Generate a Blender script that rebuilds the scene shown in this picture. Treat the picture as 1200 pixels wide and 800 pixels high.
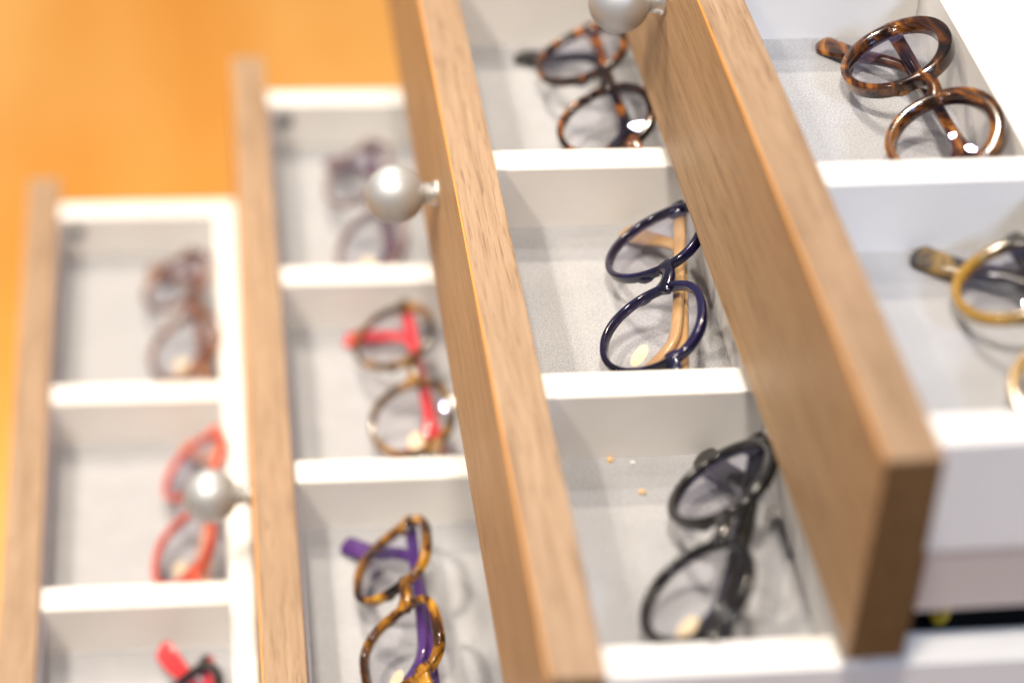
import bpy, bmesh, math, random
from mathutils import Vector, Matrix, noise
random.seed(7)
for o in list(bpy.data.objects): bpy.data.objects.remove(o)
SC = bpy.context.scene
COL = SC.collection
MM = 0.001

# ------------------------------------------------------------------ camera
def cam_axes(pitch, yaw, roll):
    a, b, c = (math.radians(t) for t in (pitch, yaw, roll))
    fw = Vector((math.sin(b)*math.cos(a), math.cos(b)*math.cos(a), -math.sin(a)))
    r = fw.cross(Vector((0, 0, 1))).normalized(); u = r.cross(fw)
    return math.cos(c)*r + math.sin(c)*u, -math.sin(c)*r + math.cos(c)*u, fw
CR, CU, CF = cam_axes(37.2, 9.9, 4.2)
cam = bpy.data.cameras.new('camera'); camo = bpy.data.objects.new('camera', cam); COL.objects.link(camo)
m = Matrix((CR, CU, -CF)).transposed().to_4x4(); m.translation = Vector((-219.3, -927.8, 492.7))*MM
camo.matrix_world = m
cam.sensor_width = 36; cam.lens = 84.5; cam.clip_start = .05; cam.clip_end = 60
cam.dof.use_dof = True; cam.dof.focus_distance = 1.03; cam.dof.aperture_fstop = 2.9; cam.dof.aperture_blades = 0
SC.camera = camo

# ------------------------------------------------------------------ light
W = bpy.data.worlds.new('World'); SC.world = W; W.use_nodes = True
bg = W.node_tree.nodes['Background']; bg.inputs[0].default_value = (.86, .88, 1.0, 1); bg.inputs[1].default_value = .20
def lamp(name, loc, target, power, size, col):
    l = bpy.data.lights.new(name, 'AREA'); l.shape = 'DISK'; l.size = size; l.energy = power; l.color = col
    o = bpy.data.objects.new(name, l); COL.objects.link(o); o.location = loc
    o.rotation_euler = (Vector(target) - Vector(loc)).to_track_quat('-Z', 'Y').to_euler()
    return o
TG = (-.08, 0, -.15)
def spot(name, loc, target, power, deg, size, col):
    l = bpy.data.lights.new(name, 'SPOT'); l.spot_size = math.radians(deg); l.spot_blend = 1; l.shadow_soft_size = size; l.energy = power; l.color = col
    o = bpy.data.objects.new(name, l); COL.objects.link(o); o.location = loc
    o.rotation_euler = (Vector(target) - Vector(loc)).to_track_quat('-Z', 'Y').to_euler()
    return o
spot('ceiling_spot_left', (-1.22, -.62, 1.75), (-.36, .08, -.36), 200, 32, .06, (1, .88, .74))
spot('ceiling_spot_right', (-.30, -.80, 1.85), (.06, -.08, -.05), 165, 40, .13, (1, .89, .76))
lamp('ceiling_lamp_left', (-1.4, .5, 1.7), TG, 13, .12, (1, .88, .74))
lamp('ceiling_lamp_far', (-.45, 1.0, 1.8), TG, 13, .14, (1, .93, .84))
lamp('ceiling_lamp_floor', (-.55, 1.6, 1.8), (-.35, 1.35, -.75), 52, .15, (1, .86, .68))
lamp('window_daylight', (1.0, -1.7, 1.25), (.10, -.2, -.05), 25, .5, (.54, .70, 1))
SC.view_settings.view_transform = 'Standard'; SC.view_settings.look = 'None'
SC.view_settings.exposure = 0.0; SC.view_settings.gamma = 1
SC.view_settings.use_curve_mapping = False
SC.render.engine = 'CYCLES'

# ------------------------------------------------------------------ materials
def new_mat(name):
    mt = bpy.data.materials.new(name); mt.use_nodes = True
    nt = mt.node_tree; b = nt.nodes['Principled BSDF']
    return mt, nt, b
def ramp(nt, stops, fac):
    r = nt.nodes.new('ShaderNodeValToRGB'); e = r.color_ramp.elements
    while len(e) < len(stops): e.new(.5)
    for k, (p, c) in zip(e, stops): k.position = p; k.color = (*c, 1)
    nt.links.new(fac, r.inputs[0]); return r.outputs[0]
def coords(nt, scale, kind='Object'):
    t = nt.nodes.new('ShaderNodeTexCoord'); mp = nt.nodes.new('ShaderNodeMapping'); mp.inputs['Scale'].default_value = scale
    nt.links.new(t.outputs[kind], mp.inputs[0]); return mp.outputs[0]
def rnd_coords(nt, scale):
    t = nt.nodes.new('ShaderNodeTexCoord'); oi = nt.nodes.new('ShaderNodeObjectInfo'); ad = nt.nodes.new('ShaderNodeVectorMath'); ad.operation = 'ADD'
    mu = nt.nodes.new('ShaderNodeMath'); mu.operation = 'MULTIPLY'; mu.inputs[1].default_value = 13.7
    nt.links.new(oi.outputs['Random'], mu.inputs[0]); nt.links.new(t.outputs['Object'], ad.inputs[0]); nt.links.new(mu.outputs[0], ad.inputs[1])
    mp = nt.nodes.new('ShaderNodeMapping'); mp.inputs['Scale'].default_value = scale; nt.links.new(ad.outputs[0], mp.inputs[0]); return mp.outputs[0]
def noise_tex(nt, vec, scale, detail=4, rough=.55, dist=0):
    n = nt.nodes.new('ShaderNodeTexNoise'); n.inputs['Scale'].default_value = scale; n.inputs['Detail'].default_value = detail
    n.inputs['Roughness'].default_value = rough; n.inputs['Distortion'].default_value = dist
    if vec is not None: nt.links.new(vec, n.inputs['Vector'])
    return n.outputs['Fac']
def bump(nt, b, h, strength, dist=.001):
    n = nt.nodes.new('ShaderNodeBump'); n.inputs['Strength'].default_value = strength; n.inputs['Distance'].default_value = dist
    nt.links.new(h, n.inputs['Height']); nt.links.new(n.outputs[0], b.inputs['Normal'])
def mixc(nt, a, b_, fac, mode='MIX'):
    n = nt.nodes.new('ShaderNodeMix'); n.data_type = 'RGBA'; n.blend_type = mode
    if isinstance(fac, float): n.inputs[0].default_value = fac
    else: nt.links.new(fac, n.inputs[0])
    for s, v in ((6, a), (7, b_)):
        if isinstance(v, tuple): n.inputs[s].default_value = (*v, 1)
        else: nt.links.new(v, n.inputs[s])
    return n.outputs[2]

def wood_mat(name, lo, mid, hi, off=0):
    mt, nt, b = new_mat(name)
    v = rnd_coords(nt, (1, .05, 1))
    f1 = noise_tex(nt, v, 260, 6, .65, .5)
    v2 = rnd_coords(nt, (1, .034, 1)); f2 = noise_tex(nt, v2, 1250, 3, .6)
    c = ramp(nt, [(.30, lo), (.48, mid), (.70, hi)], f1)
    pores = ramp(nt, [(.35, (.55, .49, .45)), (.44, (1, 1, 1))], f2)
    c = mixc(nt, c, pores, .75, 'MULTIPLY')
    v3 = rnd_coords(nt, (1, .25, 1)); f3 = noise_tex(nt, v3, 14, 2)
    c = mixc(nt, c, ramp(nt, [(.3, (.84, .82, .80)), (.7, (1.0, 1.0, 1.0))], f3), 1.0, 'MULTIPLY')
    nt.links.new(c, b.inputs['Base Color'])
    b.inputs['Roughness'].default_value = .5; b.inputs['Specular IOR Level'].default_value = .35
    bump(nt, b, f2, .35, .0006)
    return mt
M = {}
M['wood'] = wood_mat('oak_laminate', (.33, .195, .09), (.48, .295, .145), (.56, .36, .19))
M['woodtop'] = wood_mat('oak_top_edging', (.245, .155, .09), (.35, .23, .138), (.42, .29, .185))
def plain(name, col, rough, spec=.4, bumpscale=0, bs=.1, metal=0, var=0):
    mt, nt, b = new_mat(name); b.inputs['Base Color'].default_value = (*col, 1); b.inputs['Roughness'].default_value = rough
    b.inputs['Specular IOR Level'].default_value = spec; b.inputs['Metallic'].default_value = metal
    if var:
        f = noise_tex(nt, coords(nt, (1, 1, 1)), 40, 4)
        nt.links.new(ramp(nt, [(.3, tuple(x*(1-var) for x in col)), (.7, col)], f), b.inputs['Base Color'])
    if bumpscale: bump(nt, b, noise_tex(nt, coords(nt, (1, 1, 1)), bumpscale, 3), bs, .0005)
    return mt
M['white'] = plain('white_melamine', (.80, .785, .76), .42, .4, 900, .06, var=.04)
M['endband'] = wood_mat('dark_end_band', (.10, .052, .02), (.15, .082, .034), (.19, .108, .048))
M['band'] = plain('orange_edge_band', (.64, .28, .06), .45)
M['liner'] = plain('grey_front_liner', (.30, .28, .33), .5, var=.15)
M['steel'] = plain('runner_steel', (.62, .60, .60), .4, .5, metal=.3)
M['screw'] = plain('dark_screw', (.10, .10, .12), .35, .5, metal=.6)
M['knob'] = plain('satin_nickel', (.50, .52, .54), .50, .6, 1500, .05, metal=.6)
M['stem'] = plain('nickel_stem', (.72, .70, .67), .25, .5, metal=.8)
M['hinge'] = plain('hinge_metal', (.75, .73, .70), .2, .5, metal=1)
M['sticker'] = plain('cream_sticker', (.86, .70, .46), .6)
M['ink'] = plain('white_ink', (.85, .85, .83), .5)
M['crumb'] = plain('crumb', (.78, .48, .22), .7)
mt, nt, b = new_mat('grey_felt')
v = coords(nt, (1, 1, 1)); f = noise_tex(nt, v, 1150, 2, .7); g = noise_tex(nt, v, 60, 4)
c = mixc(nt, ramp(nt, [(.32, (.31, .313, .33)), (.62, (.475, .48, .50))], f), ramp(nt, [(.3, (.92, .92, .92)), (.7, (1, 1, 1))], g), 1.0, 'MULTIPLY')
nt.links.new(c, b.inputs['Base Color']); b.inputs['Roughness'].default_value = .95; b.inputs['Specular IOR Level'].default_value = .1
bump(nt, b, f, .6, .0008); M['felt'] = mt
M['shadeblack'] = plain('painted_shade_black', (.012, .012, .013), .95, .1)  # painted shade: near-black colour stands in for darkness of the gap between drawers
mt, nt, b = new_mat('orange_floor')
v = coords(nt, (1, .12, 1)); f = noise_tex(nt, v, 9, 5, .6, .4); g = noise_tex(nt, coords(nt, (1, .5, 1)), 3.2, 3)
c = mixc(nt, ramp(nt, [(.3, (.80, .37, .065)), (.7, (.88, .47, .12))], f), ramp(nt, [(.38, (.94, .82, .62)), (.62, (1, 1.02, 1.15))], g), 1.0, 'MULTIPLY')
nt.links.new(c, b.inputs['Base Color']); b.inputs['Roughness'].default_value = .38; M['floor'] = mt
mt, nt, b = new_mat('clear_lens')
nt.nodes.remove(b); out = nt.nodes['Material Output']
tr = nt.nodes.new('ShaderNodeBsdfTransparent'); tr.inputs[0].default_value = (1, 1, 1, 1)
gl = nt.nodes.new('ShaderNodeBsdfGlossy'); gl.inputs[0].default_value = (.62, .60, 1, 1); gl.inputs['Roughness'].default_value = .02
fr = nt.nodes.new('ShaderNodeFresnel'); fr.inputs[0].default_value = 1.36
mx = nt.nodes.new('ShaderNodeMixShader'); nt.links.new(fr.outputs[0], mx.inputs[0]); nt.links.new(tr.outputs[0], mx.inputs[1]); nt.links.new(gl.outputs[0], mx.inputs[2])
nt.links.new(mx.outputs[0], out.inputs[0]); M['lens'] = mt
def acetate(name, stops, scale=55, trans=0.0, rough=.12):
    mt, nt, b = new_mat(name)
    v = rnd_coords(nt, (.45, 1.2, 1)); f = noise_tex(nt, v, scale*1.15, 4, .6, 1.4)
    nt.links.new(ramp(nt, stops, f), b.inputs['Base Color'])
    b.inputs['Roughness'].default_value = rough; b.inputs['IOR'].default_value = 1.5
    b.inputs['Transmission Weight'].default_value = trans
    b.inputs['Coat Weight'].default_value = .4; b.inputs['Coat Roughness'].default_value = .05
    return mt
TORT = [(.36, (.008, .004, .003)), (.47, (.05, .015, .004)), (.56, (.20, .066, .011)), (.66, (.55, .22, .035)), (.8, (.65, .32, .07))]
AC = {
 'tort': acetate('tortoise_acetate', TORT, 55, .3),
 'tortdark': acetate('dark_tortoise_acetate', [(.42, (.008, .005, .004)), (.55, (.05, .016, .006)), (.68, (.60, .20, .02))], 70, .1),
 'tortyellow': acetate('yellow_tortoise_acetate', [(.38, (.010, .005, .004)), (.50, (.10, .035, .006)), (.60, (.48, .21, .02)), (.75, (.80, .45, .04))], 46, .3),
 'amber': acetate('amber_acetate', [(.3, (.42, .22, .02)), (.7, (.72, .43, .06))], 40, .45),
 'yellow': acetate('yellow_acetate', [(.3, (.75, .48, .03)), (.7, (.85, .58, .06))], 40),
 'ambergrey': acetate('smoky_amber_acetate', [(.4, (.015, .014, .015)), (.5, (.06, .05, .04)), (.62, (.45, .27, .07))], 30, .2),
 'navy': acetate('navy_acetate', [(.35, (.004, .004, .010)), (.65, (.014, .012, .055))], 35),
 'tan': acetate('tan_acetate', [(.3, (.55, .32, .12)), (.7, (.78, .52, .26))], 40, .25),
 'black': acetate('black_acetate', [(.3, (.005, .005, .006)), (.7, (.018, .017, .016))], 40),
 'smoke': acetate('smoky_olive_acetate', [(.3, (.006, .006, .005)), (.7, (.04, .036, .028))], 40, .35),
 'lilac': acetate('lilac_acetate', [(.3, (.15, .09, .10)), (.7, (.44, .33, .31))], 45, .35),
 'plum': acetate('plum_acetate', [(.3, (.06, .028, .045)), (.7, (.17, .09, .12))], 40, .1),
 'olive': acetate('olive_tortoise_acetate', [(.38, (.02, .012, .012)), (.5, (.10, .055, .015)), (.66, (.42, .20, .03))], 50, .1),
 'red': acetate('red_acetate', [(.3, (.55, .02, .025)), (.7, (.80, .07, .08))], 40, .15),
 'redorange': acetate('red_orange_acetate', [(.3, (.72, .07, .035)), (.7, (.86, .16, .08))], 40, .3),
 'peach': acetate('peach_acetate', [(.3, (.72, .32, .18)), (.7, (.85, .5, .34))], 40, .3),
 'purple': acetate('purple_acetate', [(.3, (.05, .016, .11)), (.7, (.12, .05, .23))], 40, .15),
 'burgundy': acetate('burgundy_acetate', [(.35, (.05, .016, .012)), (.5, (.20, .07, .04)), (.68, (.52, .27, .13))], 50, .15),
}

def two_tone(mt, top, split, soft):   # darker brow half of the frame, object-space height
    nt = mt.node_tree; b = nt.nodes['Principled BSDF']; src = b.inputs['Base Color'].links[0].from_socket
    t = nt.nodes.new('ShaderNodeTexCoord'); sp = nt.nodes.new('ShaderNodeSeparateXYZ'); nt.links.new(t.outputs['Object'], sp.inputs[0])
    mr = nt.nodes.new('ShaderNodeMapRange'); mr.inputs[1].default_value = split-soft; mr.inputs[2].default_value = split+soft; nt.links.new(sp.outputs[1], mr.inputs[0])
    nt.links.new(mixc(nt, src, top, mr.outputs[0]), b.inputs['Base Color'])
AC['ambertwo'] = acetate('two_tone_amber_acetate', [(.3, (.40, .21, .02)), (.7, (.74, .44, .05))], 40, .45)
two_tone(AC['ambertwo'], (.05, .042, .03), -.003, .010)

# ------------------------------------------------------------------ mesh helpers (mm in, metres out)
def link(name, me, mat, parent=None):
    o = bpy.data.objects.new(name, me); COL.objects.link(o)
    if mat is not None and not me.materials: me.materials.append(mat)
    if parent is not None: o.parent = parent
    return o
def bm_obj(name, bm, mat, parent=None, smooth=False):
    bmesh.ops.recalc_face_normals(bm, faces=bm.faces)
    me = bpy.data.meshes.new(name); bm.to_mesh(me); bm.free()
    if smooth: me.polygons.foreach_set('use_smooth', [True]*len(me.polygons))
    return link(name, me, mat, parent)
def box(name, x0, x1, y0, y1, z0, z1, mat, parent=None, bev=.6, seg=2):
    bm = bmesh.new()
    bmesh.ops.create_cube(bm, size=1)
    for v in bm.verts:
        v.co = Vector(((x0+x1)/2+v.co.x*(x1-x0), (y0+y1)/2+v.co.y*(y1-y0), (z0+z1)/2+v.co.z*(z1-z0)))*MM
    if bev: bmesh.ops.bevel(bm, geom=bm.edges[:], offset=bev*MM, segments=seg, affect='EDGES', profile=.5)
    return bm_obj(name, bm, mat, parent)
def lathe(bm, prof, axis='x', seg=32, at=(0, 0, 0)):
    """prof: list of (along, radius) in mm"""
    rings = []
    for a, r in prof:
        ring = []
        for k in range(seg):
            t = 2*math.pi*k/seg
            p = {'x': (a, r*math.cos(t), r*math.sin(t)), 'z': (r*math.cos(t), r*math.sin(t), a), 'y': (r*math.cos(t), a, r*math.sin(t))}[axis]
            ring.append(bm.verts.new((Vector(p)+Vector(at))*MM))
        rings.append(ring)
    for A, B in zip(rings, rings[1:]):
        for k in range(seg): bm.faces.new((A[k], A[(k+1) % seg], B[(k+1) % seg], B[k]))
    bm.faces.new(rings[0]); bm.faces.new(rings[-1][::-1])
def tag(o, label, cat, group=None):
    o['label'] = label; o['category'] = cat
    if group: o['group'] = group
def empty(name, loc, rotz=0):
    o = bpy.data.objects.new(name, None); COL.objects.link(o); o.location = Vector(loc)*MM; o.rotation_euler = (0, 0, rotz)
    o.empty_display_size = .02; return o

# ------------------------------------------------------------------ setting
fl = box('floor', -3500, 3500, -2500, 6000, -770, -750, M['floor'], bev=0); fl['kind'] = 'structure'

# ------------------------------------------------------------------ drawers
T, H, YF, YN = 20.2, 89.5, 368.4, -358.1
PITCH = H+3
CAB = 330                      # cabinet front plane
DR = [  # x, level, yaw deg, wall drop, floor depth, board centres, inner width, label
 (-314.7, 4, -.45, 1.5, 30.6, [343.5, 158.4, -9.6, -173.6, -341.1], 97.2, 'open oak-fronted drawer pulled out farthest, holding the red-orange glasses'),
 (-186.0, 3, -.58, 3.7, 30.1, [326.5, 142.3, -22.5, -187.6, -355.1], 97.0, 'open oak-fronted drawer holding the purple-templed tortoise glasses'),
 (-97.6, 1, -.14, 9.5, 32.3, [311.5, 143.1, -20.8, -185.5, -341.1], 93.0, 'open oak-fronted drawer holding the navy glasses with tan temples'),
 (0.0, 0, .86, 7.6, 32.4, [313.3, 150.1, -15.4, -179.5, -334.3], 90.4, 'topmost open oak-fronted drawer holding the round brown tortoise glasses'),
]
def knob(parent, y, z):
    bm = bmesh.new()
    R = 13.9; cx = -20.2
    prof = [(cx+R*-math.cos(math.pi*k/24), R*math.sin(math.pi*k/24)) for k in range(25)]
    prof = [(a, max(r, .05)) for a, r in prof]
    lathe(bm, prof, 'x', 40, (0, y, z)); k = bm_obj('knob', bm, M['knob'], parent, True)
    bm = bmesh.new()
    lathe(bm, [(-7.0, 5.2), (-2.2, 5.2), (-1.6, 6.4), (-.05, 6.6)], 'x', 28, (0, y, z)); bm_obj('knob_stem', bm, M['stem'], k, True)
def front_panel(parent, y0, y1, name='front_panel'):
    pn = box(name, 0, T, y0, y1, -H, 0, M['wood'], parent, .9, 2)
    box('edge_band', -.15, .6, y0+1, y1-1, -1.1, .12, M['band'], pn, 0)
    box('top_edge', .62, T-.15, y0+.2, y1-.2, -.6, .5, M['woodtop'], pn, .35, 2)
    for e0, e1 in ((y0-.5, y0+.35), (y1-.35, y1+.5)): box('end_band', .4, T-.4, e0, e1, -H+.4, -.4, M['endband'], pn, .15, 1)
    return pn
FLOORZ = []
for i, (x, lv, yaw, u, d, ys, rw, lab) in enumerate(DR):
    z = -lv*PITCH
    D = empty('drawer', (x, 0, z), math.radians(yaw)); tag(D, lab, 'drawer', 'open display drawers')
    FLOORZ.append(z-u-d)
    front_panel(D, YN, YF+(9 if i == 0 else 0))
    knob(D, 0, [-37.5, -37.5, -41, -33][i])
    xe = CAB+80-x                       # rear end, inside the cabinet
    w = 8.0; yf, yn = ys[0], ys[-1]; fz = -u-d; xl = T+rw
    for yy in (yf, yn):
        box('side_wall', T+.3, xe, yy-w, yy+w, -56, -u, M['white'], D, .7)
        s = 1 if yy > 0 else -1
        rn = box('runner', T+8, xe, min(yy+s*1, yy+s*7), max(yy+s*1, yy+s*7), -85, -56.2, M['steel'], D, .5)
    for yy in ys[1:-1]:
        box('divider', T+1.2, xl-.15, yy-w, yy+w, fz-.6, -u, M['white'], D, .7)
    box('long_divider', xl, xl+16, yn+w+.1, yf-w-.1, fz-.7, -u-.25, M['white'], D, .7)
    box('felt_lining', T+2.6, xl+8, yn+w+.1, yf-w-.1, fz-3, fz, M['felt'], D, 0)
    box('rear_shade_lining', xl+16.2, xe, yn+w+.15, yf-w-.15, fz-3, fz+(.4), M['shadeblack'], D, 0)  # added black sheets, shade of the gap put into their colour
    for q in (yn+w+.2, yf-w-1.7): box('rear_shade_lining', xl+16.2, xe, q, q+1.5, fz+.5, -u-2, M['shadeblack'], D, 0)
    box('bottom_board', T+.3, xe, yn+w+.1, yf-w-.1, fz-9, fz-3.1, M['white'], D, 0)
    box('front_liner', T+.15, T+2.4, yn+w+.2, yf-w-.2, fz-3, -u-4, M['liner'], D, .3)
    box('rear_wall', xe+.1, xe+12, yn-w, yf+w, fz-9, -u, M['white'], D, .5)
    if i == 3:
        box('cover_board', xl+16.2, xe-.2, yn+w+.2, yf-w-.2, -u-16, -u-.35, M['white'], D, .6)
    # screw caps: on the far wall beside the front and on the liner
    bm = bmesh.new(); lathe(bm, [(yf-w-1.6, 3.6), (yf-w-1.2, 4.4), (yf-w+.2, 4.5)], 'y', 20, (T+11, 0, -u-11)); bm_obj('screw_cap', bm, M['screw'], D, True)
    for yy in ([7.5] if i == 0 else []):
        bm = bmesh.new(); lathe(bm, [(T+2.2, 3.2), (T+3.0, 3.0), (T+3.4, 2.0)], 'x', 18, (0, yy-22, -u-12)); bm_obj('screw_cap', bm, M['screw'], D, True)

# closed drawer one level under the third open one, and the carcass they slide in
D = empty('closed_drawer', (CAB-T-1, 0, -2*PITCH)); front_panel(D, YN, YF); knob(D, 0, -36.5)
tag(D, 'closed oak drawer front with round silver knob, flush with the cabinet', 'drawer')
C = empty('cabinet', (CAB, 0, -750)); tag(C, 'oak cabinet body that the open drawers slide out of', 'cabinet')
box('side_panel', 0, 560, -384, -366, 0, 790, M['wood'], C); box('side_panel', 0, 560, 372, 390, 0, 790, M['wood'], C)
box('back_panel', 548, 560, -365.8, 371.8, 0, 772, M['wood'], C); box('top_panel', 0, 560, -365.8, 371.8, 772.2, 790, M['wood'], C)
box('base_panel', 0, 547, -365.8, 371.8, 60, 250, M['wood'], C)

# ------------------------------------------------------------------ eyeglasses
def outline(a, b, n, panto, th):
    c, s = math.cos(th), math.sin(th)
    x = a*math.copysign(abs(c)**(2/n), c); y = b*math.copysign(abs(s)**(2/n), s)
    x *= 1+panto*.10*(y/b)
    return x, y
def wrap(u): return -u*u*.0011
CC = 33.0
def ring_pts(a, b, n, panto, side, N=60):
    pts = []
    for k in range(N):
        th = 2*math.pi*k/N
        x, y = outline(a, b, n, panto, th)
        pts.append((x*side+side*CC, y))
    nrm = []
    for k in range(N):
        p0, p1 = pts[k-1], pts[(k+1) % N]; dx, dy = p1[0]-p0[0], p1[1]-p0[1]; L = math.hypot(dx, dy) or 1
        nx, ny = dy/L*side, -dx/L*side
        nrm.append((nx, ny))
    return pts, nrm
def rim(bm, a, b, n, panto, side, rt, dep, brow):
    pts, nrm = ring_pts(a, b, n, panto, side)
    rows = []
    for (u, v), (nx, ny) in zip(pts, nrm):
        t = rt + brow*max(0, ny)**1.5 + .5*max(0, nx*side)
        h = dep/2
        e = .55; prof = [(-.25, -h+e), (.2, -h), (t-e, -h), (t-.15, -h+.15), (t, -h+e), (t, h-e*1.3), (t-.2, h-.22), (t-e*1.3, h), (e*.6, h), (0, h-.15), (-.25, h-e)]
        rows.append([bm.verts.new(Vector((u+nx*r, v+ny*r, wrap(u)+w_))*MM) for r, w_ in prof])
    N = len(rows)
    for k in range(N):
        A, B = rows[k], rows[(k+1) % N]
        K = len(A)
        for j in range(K): bm.faces.new((A[j], A[(j+1) % K], B[(j+1) % K], B[j]))
def sweep(bm, path, K=10):
    """path: (u, v, w, half width across the path in u-v plane, half depth along w)"""
    rows = []
    for k, (u, v, w_, hw, hd) in enumerate(path):
        p0 = path[max(k-1, 0)]; p1 = path[min(k+1, len(path)-1)]
        t = Vector((p1[0]-p0[0], p1[1]-p0[1], p1[2]-p0[2])).normalized()
        sd = Vector((0, 0, 1)).cross(t)
        if sd.length < .25: sd = Vector((0, 1, 0))
        sd.normalize(); nn = t.cross(sd).normalized()
        row = []
        for j in range(K):
            an = 2*math.pi*j/K; ca, sa = math.cos(an), math.sin(an)
            q = .62
            row.append(bm.verts.new((Vector((u, v, w_))+sd*hw*math.copysign(abs(ca)**q, ca)+nn*hd*math.copysign(abs(sa)**q, sa))*MM))
        rows.append(row)
    for A, B in zip(rows, rows[1:]):
        for j in range(K): bm.faces.new((A[j], A[(j+1) % K], B[(j+1) % K], B[j]))
    bm.faces.new(rows[0][::-1]); bm.faces.new(rows[-1])
def smooth_path(ctrl, n=6):
    """Catmull-Rom through control tuples"""
    out = []
    P = [ctrl[0]]+list(ctrl)+[ctrl[-1]]
    for i in range(1, len(P)-2):
        for k in range(n):
            t = k/n; r = []
            for a, b_, c, d_ in zip(P[i-1], P[i], P[i+1], P[i+2]):
                r.append(.5*((2*b_)+(-a+c)*t+(2*a-5*b_+4*c-d_)*t*t+(-a+3*b_-3*c+d_)*t**3))
            out.append(tuple(r))
    out.append(tuple(ctrl[-1])); return out

CAMLOC = Vector((-219.3, -927.8, 492.7))
def glasses(label, drawer, rel, yaw, phi, tilt, a_out, b_out, front, temple, n=2.1, panto=.6, rt=3.0, dep=4.2, brow=.9, group='eyeglasses laid in the drawers',
            tip=None, sticker=True, print_=False, hv=9.0, th=3.0, drop=31, reach=1, near_reach=-9, lift=0, temple2=None, metal_front=False):
    di = drawer; x = DR[di][0]; fz = FLOORZ[di]
    G = empty('eyeglasses', (0, 0, 0)); tag(G, label, 'glasses', group)
    a, b = a_out-rt-.3, b_out-rt-.4
    FM, TM = AC[front], AC[temple]; TM2 = AC[temple2 or temple]
    parts = []
    bm = bmesh.new()
    for s in (-1, 1): rim(bm, a, b, n, panto, s, rt, dep, brow)
    # saddle bridge
    g0 = CC-a-rt*.4
    vb = b*.30
    sweep(bm, smooth_path([(-g0-1.6, vb-2.0, wrap(g0), 4.6, dep*.46), (-g0*.6, vb+.6, .3, 3.4, dep*.49), (0, vb+1.7, .6, 2.9, dep*.51), (g0*.6, vb+.6, .3, 3.4, dep*.49), (g0+1.6, vb-2.0, wrap(g0), 4.6, dep*.46)], 5), 12)
    E_ = CC+a_out
    for s in (-1, 1):   # end pieces
        w0 = wrap(E_)
        sweep(bm, smooth_path([(s*(CC+a*.86), hv*.95, w0+.6, 3.6, dep*.45), (s*(E_-.5), hv, w0+.2, 3.3, dep*.45), (s*(E_+3.4), hv, w0-.9, 3.2, 2.0), (s*(E_+4.6), hv, w0-3.2, 3.3, 1.9), (s*(E_+4.6), hv, w0-5.5, 3.2, 1.8)], 4), 10)
    parts.append(bm_obj('front_frame', bm, FM, G, True))
    for s in (-1, 1):   # lenses
        bm = bmesh.new(); pts, _ = ring_pts(a+.1, b+.1, n, panto, s, 48)
        for off, in ((.6,), (-.6,)):
            prev = None
            c0 = bm.verts.new(Vector((s*CC, 0, wrap(CC)+off+2.0))*MM)
            for f in (.35, .7, 1.0):
                row = [bm.verts.new(Vector((s*CC+(u-s*CC)*f, v*f, wrap(s*CC+(u-s*CC)*f)+off+2.0*(1-f*f)))*MM) for u, v in pts]
                for k in range(48):
                    if prev is None: bm.faces.new((c0, row[k], row[(k+1) % 48]))
                    else: bm.faces.new((prev[k], prev[(k+1) % 48], row[(k+1) % 48], row[k]))
                prev = row
        parts.append(bm_obj('lens', bm, M['lens'], G, True))
        bm = bmesh.new()   # nose pad
        q = [(-4.5, .2), (-3.4, 1.3), (-1, 1.9), (1.5, 1.7), (3.6, .9), (4.4, .2)]
        rows = []
        for al, r in q:
            rows.append([bm.verts.new(Vector((s*(CC-a*(1-.5*((-b*.2+al)/b)**2)-rt*.62)-s*r*.75*math.cos(t), -b*.2+al, -dep*.38+r*1.15*math.sin(t)))*MM) for t in [2*math.pi*k/10 for k in range(10)]])
        for A, B in zip(rows, rows[1:]):
            for k in range(10): bm.faces.new((A[k], A[(k+1) % 10], B[(k+1) % 10], B[k]))
        parts.append(bm_obj('nose_pad', bm, FM, G, True))
    for s, wz, tm in ((-1, -7.6, TM), (1, -11.2, TM2)):   # temples folded behind the front, the second under the first
        E2 = E_+4.4; w0 = wrap(E_)
        rc, lf = (reach, lift) if s == 1 else (near_reach, 0)
        ctrl = [(s*E2, hv, wz+.8, th+.4, 1.7), (s*(E2-14), hv, wz+.3, th+.2, 1.6), (s*10, hv-.3, wz, th-.3, 1.5), (-s*22, hv-.8, wz, th-.5, 1.5), (-s*37, hv-2.6, wz, th-.4, 1.5),
                (-s*(48+rc*.2), hv-9, wz+lf*.2, th, 1.6), (-s*(59+rc*.4), hv-drop*.62, wz+lf*.5, th+1.0, 1.6), (-s*(68.5+rc*.7), hv-drop*.86, wz+lf*.8, th+2.0, 1.5), (-s*(73+rc), hv-drop*.97, wz+lf, th+1.9, 1.4), (-s*(75.2+rc), hv-drop-1.2, wz+lf, th*.6, .9)]
        bm = bmesh.new(); sweep(bm, smooth_path(ctrl, 6), 12); tp = bm_obj('temple', bm, tm, G, True); parts.append(tp)
        bm = bmesh.new()
        sweep(bm, [(s*(E2-1), hv, w0-4, 1.9, 1.2), (s*(E2-1.8), hv, w0-5.4, 1.9, 1.2), (s*(E2-4), hv, max(wz+2.6, w0-7), 1.9, .9), (s*(E2-9), hv, wz+1.9, 1.8, .4)], 8)
        parts.append(bm_obj('hinge', bm, M['hinge'], G, True))
        if print_ and s == -1:
            for k in range(7):
                bm = bmesh.new(); sweep(bm, [(s*(22-3.1*k), hv+.5, wz+1.95, .9, .05), (s*(22-3.1*k-1.9+.5*(k % 2)), hv+.5, wz+1.95, .9, .05)], 6)
                o = bm_obj('printed_mark', bm, M['ink'], tp); parts.append(o)
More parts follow.
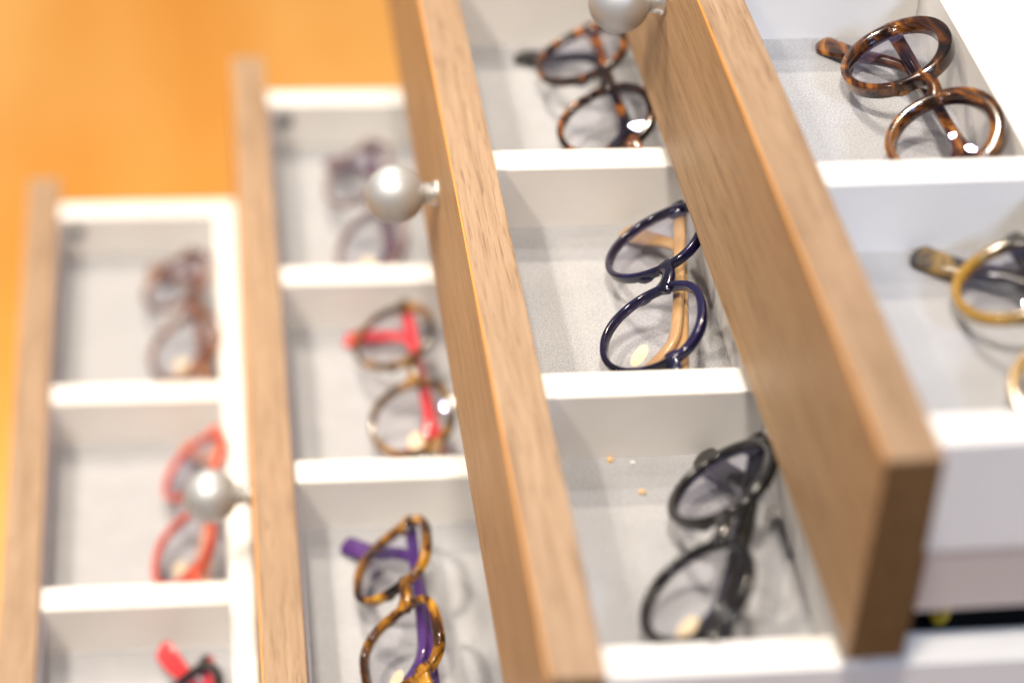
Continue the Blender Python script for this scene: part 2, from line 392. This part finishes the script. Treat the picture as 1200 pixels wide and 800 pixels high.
    if sticker:
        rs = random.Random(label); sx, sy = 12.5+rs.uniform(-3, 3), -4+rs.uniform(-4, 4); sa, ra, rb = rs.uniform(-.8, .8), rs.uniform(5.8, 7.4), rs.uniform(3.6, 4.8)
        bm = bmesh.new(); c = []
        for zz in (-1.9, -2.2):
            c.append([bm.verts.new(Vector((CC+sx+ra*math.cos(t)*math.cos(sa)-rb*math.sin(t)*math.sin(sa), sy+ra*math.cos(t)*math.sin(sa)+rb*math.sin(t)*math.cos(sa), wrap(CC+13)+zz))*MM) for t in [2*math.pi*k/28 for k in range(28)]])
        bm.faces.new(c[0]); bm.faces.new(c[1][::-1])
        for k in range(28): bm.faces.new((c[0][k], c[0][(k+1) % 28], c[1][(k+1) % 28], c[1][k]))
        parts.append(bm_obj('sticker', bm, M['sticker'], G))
    # pose: u runs from the far lens to the near one, v towards the brow, w out of the front
    A_, B_, C_ = (math.radians(t) for t in (yaw, phi, tilt))
    u = Vector((math.sin(A_)*math.cos(C_), -math.cos(A_)*math.cos(C_), math.sin(C_)))
    v = Vector((math.cos(B_)*math.cos(A_), math.cos(B_)*math.sin(A_), math.sin(B_)))
    v = (v-u*u.dot(v)).normalized(); w_ = v.cross(u)
    if w_.z < 0: w_ = -w_
    flip = u.cross(v).dot(w_) < 0
    Rm = Matrix((u, v, w_)).transposed()
    if flip:            # left-handed basis: mirror the symmetric frame in u
        Rm = Matrix((-u, v, w_)).transposed()
        for o in parts:
            o.data.transform(Matrix.Scale(-1, 4, (1, 0, 0))); o.data.flip_normals()
    loc = Vector((x+rel[0], rel[1], fz+rel[2]))
    zmin = min((Rm @ vv.co).z for o in parts for vv in o.data.vertices)/MM + loc.z
    h = zmin-(fz+.15)
    ray = loc-CAMLOC; loc += ray*(-h/ray.z)       # settle on the felt
    G.matrix_world = Matrix.LocRotScale(loc*MM, Rm.to_quaternion(), None)
    print('glasses', label[:40], 'settled by', round(h, 1))
    return G

glasses('round brown tortoise glasses with thick glossy frame in the topmost drawer', 3, (88.1, -101.2, 18.9), 2, 27, 2.3, 26.0, 23.6, 'tort', 'tort', rt=3.4, dep=6.0, brow=2.6, lift=5, n=2.05, hv=6, drop=30, sticker=False, print_=True)
glasses('amber yellow glasses with smoky dark temples in the topmost drawer', 3, (92.6, -262, 18.9), 1.7, 24.7, 3.8, 26, 24, 'ambertwo', 'ambergrey', rt=3.0, th=4.0, near_reach=-12, lift=7, drop=36)
glasses('dark tortoise glasses with orange flecks and black temple tip', 2, (81.6, 63.8, 19.1), 1.1, 24, 2.4, 26, 24.2, 'tortdark', 'tortdark', rt=2.7, sticker=False, temple2='black', drop=40, reach=-7, lift=3)
glasses('navy blue rounded glasses with tan temples', 2, (82.6, -101, 19.4), -11.3, 33, 1.5, 26.7, 24.8, 'navy', 'tan', rt=2.4, dep=4.2, n=2.2, panto=.9, reach=-3)
glasses('black round glasses with smoky olive temples', 2, (75.4, -263, 19), -19.7, 36.6, 1.6, 26.5, 23.7, 'black', 'smoke', rt=3.2, th=3.6)
glasses('lilac grey glasses with plum temples', 1, (74.5, 222, 19), 2.2, 35, -3.2, 26, 23.5, 'lilac', 'plum', rt=2.6)
glasses('round dark olive tortoise glasses with bright red temples', 1, (82.1, 64.9, 18.9), 2.9, 21.7, -2.2, 25.6, 23.1, 'olive', 'red', rt=2.5, reach=-18, drop=36)
glasses('squarish yellow tortoise glasses with purple temples', 1, (63.1, -106.8, 18.6), -1.7, 41.4, 6.5, 25.9, 23.1, 'tortyellow', 'purple', rt=3.1, n=2.9, panto=.8, drop=37, reach=0, lift=9)
glasses('burgundy brown tortoise glasses in the drawer pulled out farthest', 0, (96.1, 248, 19), 2.7, 29.7, .1, 26.3, 24.3, 'burgundy', 'burgundy', rt=2.5)
glasses('red orange glasses with peach temples', 0, (96.7, 72.3, 18.5), -6.1, 41.9, -.9, 24.8, 22.1, 'redorange', 'peach', rt=2.2, n=2.5)
glasses('black glasses with bright red temples', 0, (92.5, -112, 18.8), -.3, 43, .3, 26, 23.3, 'black', 'red', rt=2.9, th=3.4, drop=24, reach=10, lift=12)
glasses('yellow amber glasses half hidden in the dark gap under the topmost drawer', 2, (58+97.6+21, -220, 16), 0, 26, 0, 26, 23.5, 'yellow', 'yellow', near_reach=1, th=1.8)

# crumbs on the felt
for x, y, s, mt, lab in ((-47.5, -195.6, 1.9, 'crumb', 'larger orange crumb against the divider above the black round glasses'),
                         (-38.5, -197.6, 1.1, 'ink', 'small pale crumb between the divider and the black round glasses'),
                         (-37.7, -215.9, 1.7, 'crumb', 'orange crumb lying alone on open grey felt beside the black round glasses')):
    bm = bmesh.new(); bmesh.ops.create_icosphere(bm, subdivisions=1, radius=s*MM)
    for v in bm.verts: v.co *= random.uniform(.7, 1.3); v.co.z *= .6
    o = bm_obj('crumb', bm, M[mt]); o.location = Vector((x, y, FLOORZ[2]+s*.45))*MM
    tag(o, lab, 'crumb', 'crumbs on the felt')
